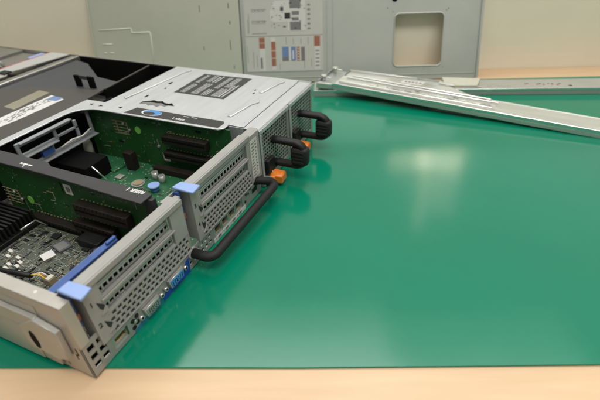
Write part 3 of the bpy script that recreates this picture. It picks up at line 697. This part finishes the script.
# carriers
b = MB().use('bracket_black')
b.prism([(118.5, 262), (138, 262), (136.5, 170), (131.5, 160), (130, 38), (127, 28), (112, 28), (113, 60), (118, 150)], 79.2, 81.4, bev=.6)
b.box(121, 127, 24, 34, 60, 79, .8)
k1 = b.build('riser_carrier', sv)
text('riser_text', 'RISER 1', 6.4, 'white', k1, (126.3, 35.5, 81.5), (0,1,0), (-1,0,0), .12, bold=0.035)
b = MB().use('white')
for y0, y1, x0, x1 in ((193, 197, 124, 126.4), (186, 192, 124, 126.4), (180, 185, 124.2, 126.4), (187, 189, 120.5, 122.8)): b.box(x0, x1, y0, y1, 81.42, 81.55)
b.build('carrier_print', k1)
b = MB().use('psu_steel')
b.prism([(132, 268), (283.5, 268), (283.5, 44), (280, 39), (267, 38), (262, 44), (261, 224)] + [(233+28*math.cos(rad(t)), 226+30*math.sin(rad(t))) for t in range(0, 91, 15)] + [(132, 256)], 79.6, 81.2, bev=.5)
k2 = b.build('riser_carrier', sv, label='pale metal riser carrier with a dark printed strip and blue touch ring')
b = MB().use('dark_label'); b.prism([(264.0, 186), (283.0, 180), (283.0, 48), (278, 45), (266.0, 46)], 81.22, 81.45); k2l = b.build('printed_strip', k2)
text('riser_text', 'RISER 2', 5.6, 'white', k2l, (270.4, 96, 81.5), (0,1,0), (-1,0,0), .1, bold=0.03)
def disc(b, m, c, rx, ry, z0, z1): b.use(m); b.prism([(c[0]+rx*math.cos(rad(t)), c[1]+ry*math.sin(rad(t))) for t in range(0, 360, 12)], z0, z1)
b = MB(); disc(b, 'white', (275, 150), 7.6, 15, 81.46, 81.52); disc(b, 'port_blue', (275.6, 149), 7.0, 13.2, 81.54, 81.6); disc(b, 'dark_label', (272.4, 152), 4.4, 8.4, 81.62, 81.68)
b.build('touch_ring', k2l)
for y0, y1 in ((96, 104), (84, 92)): b = MB().use('pale_print'); b.box(278.6, 280.2, y0, y1, 81.46, 81.55); b.build('strip_print', k2l)
b = MB().use('void')
for x, y, s_ in ((272, 246, 1), (272, 234, -1), (276, 200, 1)): b.prism([(x-2.5, y), (x+2.5, y), (x, y+6*s_)], 81.22, 81.35)
b.build('arrow_mark', k2)

# --- metal frame on the shroud's side, shroud, partitions
b = MB().use('frame_grey')
fz = lambda x: -0.04*(x-160)
for q in ((159, 232, 73, 78), (155, 159, 40, 78), (159, 205, 60, 64), (205, 209, 60, 72.8), (159, 262, 44, 49), (209, 240, 62, 65), (236, 240, 49.2, 72.8), (196, 199, 49.2, 59.8), (258, 262, 49.2, 76)):
    b.box(q[0], q[1], 247, 250, q[2], q[3], .5)
b.box(159, 205, 241, 246.8, 60, 61.5, .3); b.box(159, 262, 240, 246.8, 44, 45.5, .3); b.box(159, 232, 243, 246.8, 76.6, 78, .3)
cfr = b.build('card_frame', sv)
b = MB().use('blue'); b.box(180, 196, 244, 249, 49.5, 56, .4); b.build('blue_clip', cfr)
b = MB().use('offwhite'); b.tube([(205, 243, 51), (222, 242, 54), (238, 243, 51), (255, 243, 55)], 1.0, 6); b.build('white_wire', cfr)
b = MB().use('shroud')
b.prism([(40, 302), (128, 302), (128, 272), (277, 276), (327, 284), (300, 404), (262, 446), (40, 446)], 74.5, 77.5, bev=.5)
b.use('void'); b.box(128, 300, 277, 280, 10, 74, .4); b.box(284.2, 440, 241, 275, 3, 60); b.box(270, 331, 269, 276.5, 3, 66)  # black wall face and filler boxes paint the shade in these gaps
sh = b.build('air_shroud', sv)
b = MB().use('shroud_blue')
b.prism([(327.6, 284.4), (364, 292), (372, 340), (420, 410), (430, 447), (262.6, 446.6), (300.6, 404.4)], 73.0, 76.2, bev=.4)
b.build('shroud_step', sh)
b = MB().use('void'); b.prism([(327.5, 284), (330, 281.5), (443, 292), (443, 295)], 20, 77.0)  # wall front coloured black for the shade it stands in
b.use('shroud'); b.prism([(327.5, 284), (330, 281.5), (443, 292), (443, 295)], 77.05, 78.2)
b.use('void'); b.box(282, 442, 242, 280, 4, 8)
b.box(441.2, 443.6, 240, 452, 8, 79)  # black floor and side sheets paint the shade of the pit
b.build('partition', sv)
for y in (334, 307):
    b = MB().use('void'); b.box(329, 333, y-5.5, y+5.5, 76.3, 93, .8); b.build('handle_leg', sh)
b = MB().use('shroud_blue'); b.box(328.6, 333.6, 312.8, 328.2, 88, 94, 1.2); b.build('lift_handle', sh)
b = MB().use('white'); b.prism([(150, 317), (203, 309), (279, 309), (285, 340), (203, 338), (150, 346)], 77.55, 77.8); wl = b.build('diagram_label', sh)
b = MB().use('grey_print')
for k in range(150):
    x = random.uniform(165, 268); y = 314 + random.random()*20 ; 
    if abs((x-215)*.18 - (y-322)) < 9: b.prism([(x, y), (x+random.uniform(2, 8), y+random.uniform(-1, 3)), (x+4, y+2.4)], 77.82, 77.9+.001*k)
for k in range(12): b.box(155+k*3, 157+k*3, 320, 322+k*.7, 77.82, 77.9)
b.use('blue_print'); b.box(270, 283, 314, 334, 77.82, 77.86); b.build('label_print', wl)
b = MB().use('tan_label'); b.prism([(229, 345), (292, 352), (294, 376), (231, 369)], 77.55, 77.75); b.use('ceramic'); b.box(250, 252, 356, 362, 77.76, 77.8); b.build('clear_label', sh)
b = MB().use('lime'); b.prism([(214, 368), (219, 366), (222, 372), (216, 374)], 77.55, 77.8); b.build('small_sticker', sh)
# --- fan bank and drive end beyond the shroud
b = MB().use('fan_grey'); b.box(60, 441, 458, 470, 8, 79, .8); b.box(60, 441, 540, 600, 8, 74, 1.5); b.box(2, 443, 600, 690, 5, 79, 1.0)
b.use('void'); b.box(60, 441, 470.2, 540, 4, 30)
for k in range(4): b.use('fan_grey'); b.box(80+k*90, 160+k*90, 474, 538, 30, 70, 2)
fb = b.build('fan_bank', sv)
b = MB().use('edge_bright'); b.box(60, 441, 453, 456.5, 74, 80, .8); b.build('cross_bar', sv)
b = MB().use('ribbon'); b.prism([(180, 478), (318, 478), (330, 490), (440, 474), (440, 520), (180, 520)], 80.2, 81.4); rb = b.build('ribbon_cable', sv)
b = MB().use('red'); b.prism([(180, 520), (440, 520), (440, 523.5), (180, 523.5)], 80.2, 81.6); b.build('red_stripe', rb)
b = MB().use('orange'); b.box(302, 322, 498, 516, 81.5, 84, 1); b.use('black'); b.box(318, 332, 482, 500, 81.5, 84, 1); b.build('pull_tab', rb)
b = MB().use('blue_tab'); b.box(404, 436, 530, 541, 76, 80, 1); b.build('fan_latch', fb)
for x, y in ((330, 548), (345, 566), (352, 584), (318, 560)): b = MB().use('can'); b.tube([(x, y, 74), (x+4, y-4, 84), (x+16, y-8, 85), (x+22, y-12, 76)], 3.2, 10); b.build('metal_clip', fb)

# ------------------------------------------------------------------ light: overhead fluorescent panels in a pale room
w = bpy.data.worlds.new('World'); S.world = w; w.use_nodes = True
nt = w.node_tree; bg = nt.nodes['Background']
bg.inputs['Color'].default_value = (1.0, 0.975, 0.92, 1)
# the room: bright ceiling and far side, dim towards the photographer
tc = nt.nodes.new('ShaderNodeTexCoord'); dp = nt.nodes.new('ShaderNodeVectorMath'); dp.operation = 'DOT_PRODUCT'
t_ = tpt(0.2, 0.52); dp.inputs[1].default_value = (t_[0], t_[1], 0.83)
mr = nt.nodes.new('ShaderNodeMapRange'); mr.interpolation_type = 'SMOOTHSTEP'
mr.inputs['From Min'].default_value = -0.35; mr.inputs['From Max'].default_value = 0.75
mr.inputs['To Min'].default_value = 0.14; mr.inputs['To Max'].default_value = 0.75
nt.links.new(tc.outputs['Generated'], dp.inputs[0]); nt.links.new(dp.outputs['Value'], mr.inputs['Value']); nt.links.new(mr.outputs['Result'], bg.inputs['Strength'])
def lamp(name, r, d, z, sx, sy, power, col=(1, .97, .92), aim=None):
    l = bpy.data.lights.new(name, 'AREA'); l.shape = 'RECTANGLE'; l.size = sx; l.size_y = sy; l.energy = power; l.color = col
    o = bpy.data.objects.new(name, l); COL.objects.link(o); o.location = [v*U for v in tpt(r, d, z)]
    t = Vector([v*U for v in tpt(*aim)]) if aim else o.location - Vector((0, 0, 1))
    o.rotation_euler = (t - o.location).to_track_quat('-Z', 'Y').to_euler() if aim else (0, 0, TROT)
    return o
for d_, r_, w_, p_ in ((1330, -300, 2.0, 8.0), (1560, -350, 2.0, 4.4), (1780, -350, 2.0, 1.8), (1400, 1150, 1.5, 2.2), (1680, 1150, 1.5, .7)):
    lamp('overhead_light', r_, d_, 2200, w_, 0.24, p_)
lamp('overhead_light', 100, 950, 2300, 2.4, 0.6, 19)
lamp('overhead_light', 550, -500, 2000, 1.6, 0.6, 33)  # unseen fill light, added above the camera to brighten the wall
for r_, z_, w_, h_, p_ in ((1080, 1210, .32, .20, 1.05), (860, 1215, .28, .19, .50), (1003, 1590, .08, .55, .24), (1160, 1520, .2, .40, .26)):   # the lit window across the room
    lamp('window_light', r_, 2500, z_, w_, h_, p_, (1, .84, .60), (168, 0, 0))

# ------------------------------------------------------------------ camera
cam = bpy.data.cameras.new('camera'); co = bpy.data.objects.new('camera', cam); COL.objects.link(co)
cam.sensor_width = 36; cam.lens = 416.1/600*36; cam.clip_start = 0.01; cam.clip_end = 50
Rm = Matrix.Rotation(rad(-65.473), 4, 'Z') @ Matrix.Rotation(rad(54.612), 4, 'X') @ Matrix.Rotation(rad(-2.362), 4, 'Z')
co.matrix_world = Matrix.Translation((-0.1016, -0.2231, 0.2901)) @ Rm
cam.dof.use_dof = True; cam.dof.focus_distance = 0.43; cam.dof.aperture_fstop = 6.3
S.camera = co
S.view_settings.view_transform = 'Standard'; S.view_settings.look = 'None'; S.view_settings.exposure = 0; S.view_settings.gamma = 1
